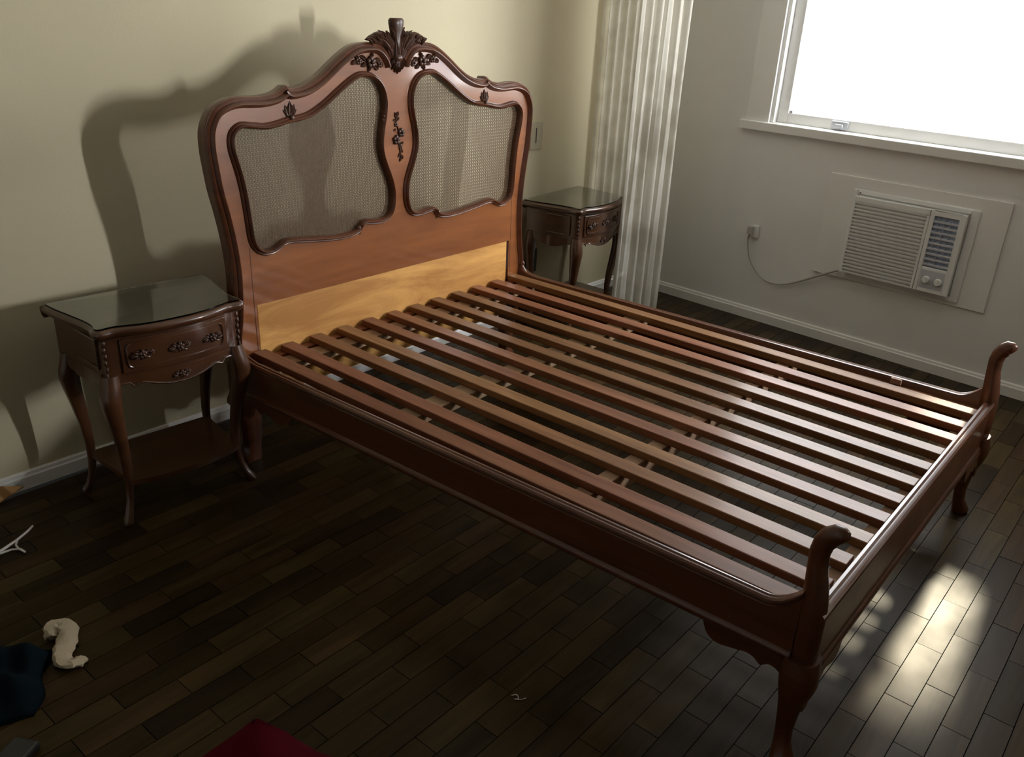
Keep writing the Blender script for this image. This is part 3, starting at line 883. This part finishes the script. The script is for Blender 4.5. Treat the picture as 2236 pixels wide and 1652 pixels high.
# switch plate and low socket on the headboard wall
sw = back(thing('light_switch', 'beige light switch plate on the wall right of the headboard', 'switch'))
mb = MB(); mb.box(1.800, 1.888, -.008, 0, .838, .964); part(mb, 'plate', 'cream_plastic', sw, bevel=.002)
mb = MB(); mb.box(1.836, 1.841, -.0095, -.0078, .868, .938); part(mb, 'rocker', 'dark_plastic', sw)
lo = back(thing('low_socket', 'dark wall socket low behind the far nightstand', 'socket'))
mb = MB(); mb.box(1.815, 1.900, -.010, 0, .225, .345); part(mb, 'plate', 'dark_plastic', lo, bevel=.003)
mb = MB(); mb.box(1.840, 1.875, -.013, -.0095, .255, .315); part(mb, 'insert', 'dark_plastic', lo, bevel=.002)

# ------------------------------------------------------------------ things left on the floor
# white plastic forked cord end
mb = MB()
mb.tube([(-.86,.045,.006),(-.80,.064,.006),(-.755,.078,.010),(-.718,.092,.016),(-.698,.101,.022)], [.0045,.0045,.004,.0035,.003], 7)
mb.tube([(-.86,.045,.006),(-.815,.052,.006),(-.780,.050,.005),(-.762,.035,.005),(-.760,.012,.005)], [.0045,.0035,.003,.003,.003], 7)
mb.tube([(-.752,.079,.008),(-.764,.062,.007),(-.766,.040,.006),(-.760,.014,.005)], .003, 7)
tag(mb.build('plastic_hook', 'white_wire', smooth='all'), 'thin white forked plastic hook lying on the floor at the left', 'hook')
# crumpled cream strip
def fabric_blob(name, mat, cx, cy, sx, sy, h, seed, label, cat, n=26, rot=0.0):
    rnd = random.Random(seed); ph = [rnd.uniform(0, 6.28) for _ in range(8)]
    mb = MB(); vs = []; fs = []
    for j in range(n + 1):
        for i in range(n + 1):
            u, v = 2 * i / n - 1, 2 * j / n - 1
            e = max(abs(u), abs(v))
            ed = 1 - e ** 6
            w = h * (.55 + .2 * math.sin(3.1 * u + ph[0]) * math.cos(2.3 * v + ph[1]) + .18 * math.sin(6.5 * v + 2 * u + ph[2]) + .10 * math.sin(11 * u + 5 * v + ph[3]))
            x = u * sx * (1 + .06 * math.sin(5 * v + ph[4])); y = v * sy * (1 + .06 * math.sin(4 * u + ph[5]))
            xr = x * math.cos(rot) - y * math.sin(rot); yr = x * math.sin(rot) + y * math.cos(rot)
            vs.append((cx + xr, cy + yr, .002 + max(.0, w * ed)))
    for j in range(n):
        for i in range(n):
            a = j * (n + 1) + i; fs.append((a, a + 1, a + n + 2, a + n + 1))
    m0 = len(vs)
    rim = [i for i in range(n + 1)] + [j * (n + 1) + n for j in range(1, n + 1)] + [n * (n + 1) + i for i in range(n - 1, -1, -1)] + [j * (n + 1) for j in range(n - 1, 0, -1)]
    fs.append(tuple(reversed(rim)))
    mb.add(vs, fs)
    return tag(mb.build(name, mat, smooth='all'), label, cat)
fabric_blob('folded_garment', 'navy_cloth', -1.045, -.455, .125, .115, .075, 3, 'dark navy folded garment lying on the floor at the left edge', 'garment', rot=-.55)
path = smooth_path([(-.868,-.398,.020),(-.858,-.378,.028),(-.840,-.372,.028),(-.828,-.388,.024),(-.840,-.425,.022),(-.868,-.460,.022),(-.885,-.492,.020),(-.880,-.518,.020),(-.862,-.524,.018),(-.846,-.518,.014)], 3)
mb = MB(); rr_ = random.Random(5)
wid = [.010 + .011 * math.sin(PI * min(1, (i / (len(path) - 1)) * .93 + .05)) * (1 + .25 * rr_.uniform(-1, 1)) for i in range(len(path))]
mb.tube(path, [(w * 1.15, .006 + .25 * w) for w in wid], 10)
rr2 = random.Random(9)
mb.v = [(x + rr2.uniform(-.003, .003), y + rr2.uniform(-.003, .003), max(.001, z - .008 + rr2.uniform(-.004, .004))) for x, y, z in mb.v]
tag(mb.build('cloth_strip', 'cream_cloth', smooth=30), 'crumpled cream cloth strip curled on the floor beside the navy garment', 'cloth strip')
# peaked red velvet cloth near the viewer
mb = MB()
ax, ay, az = -.757, -1.094, .155
base = [(-.99,-.95,0),(-.88,-.97,0),(-.80,-1.08,0),(-.755,-1.14,0),(-.62,-1.22,0),(-.60,-1.34,0),(-.78,-1.42,0),(-.95,-1.36,0),(-1.06,-1.15,0)]
ringsR = []
for t_ in (0, .12, .3, .5, .7, .86, .96):
    ringsR.append([(bx + (ax - bx) * t_ + .010 * math.sin(5 * i + 9 * t_) * (1 - t_) , by + (ay - by) * t_ + .010 * math.cos(4 * i + 7 * t_) * (1 - t_), az * (1 - (1 - t_) ** (1.0 if i in (3, 4, 2) else .75))) for i, (bx, by, bz) in enumerate(base)])
mb.loft(ringsR)
tag(mb.build('velvet_cloth', 'red_velvet', smooth=50), 'dark red velvet cloth with a pointed fold at the bottom edge', 'cloth')
# brown card corner by the left baseboard
mb = MB()
cardP = [(-.628,.330,.028),(-.70,.325,.060),(-.82,.29,.10),(-.86,.18,.05),(-.72,.285,.028)]
mb.add([(x, y, z) for x, y, z in cardP] + [(x, y, z - .004) for x, y, z in cardP], [(0,1,2,3,4),(9,8,7,6,5)] + [(i, 5 + i, 5 + (i + 1) % 5, (i + 1) % 5) for i in range(5)])
tag(mb.build('card_sheet', 'kraft_card'), 'bent brown card whose corner pokes in by the left baseboard', 'card')
# small dark case in the lower left corner
mb = MB(); mb.box(-.05, .05, -.03, .03, 0, .022)
o = tag(mb.build('dark_case', 'dark_plastic', bevel=.006), 'small dark case on the floor in the lower left corner', 'case'); o.location = (-1.085, -.705, 0); o.rotation_euler = (0, 0, .5)
# loose thread
mb = MB(); mb.tube(smooth_path([(-.236,-1.338,.002),(-.226,-1.345,.003),(-.232,-1.356,.002),(-.240,-1.350,.003),(-.230,-1.362,.002),(-.218,-1.368,.002)], 3), .0011, 5)
tag(mb.build('loose_thread', 'white_wire', smooth='all'), 'tiny pale loop of thread on the floor in front of the bed', 'thread')
for o in bpy.data.objects:
    if '_shift' in o: del o['_shift']
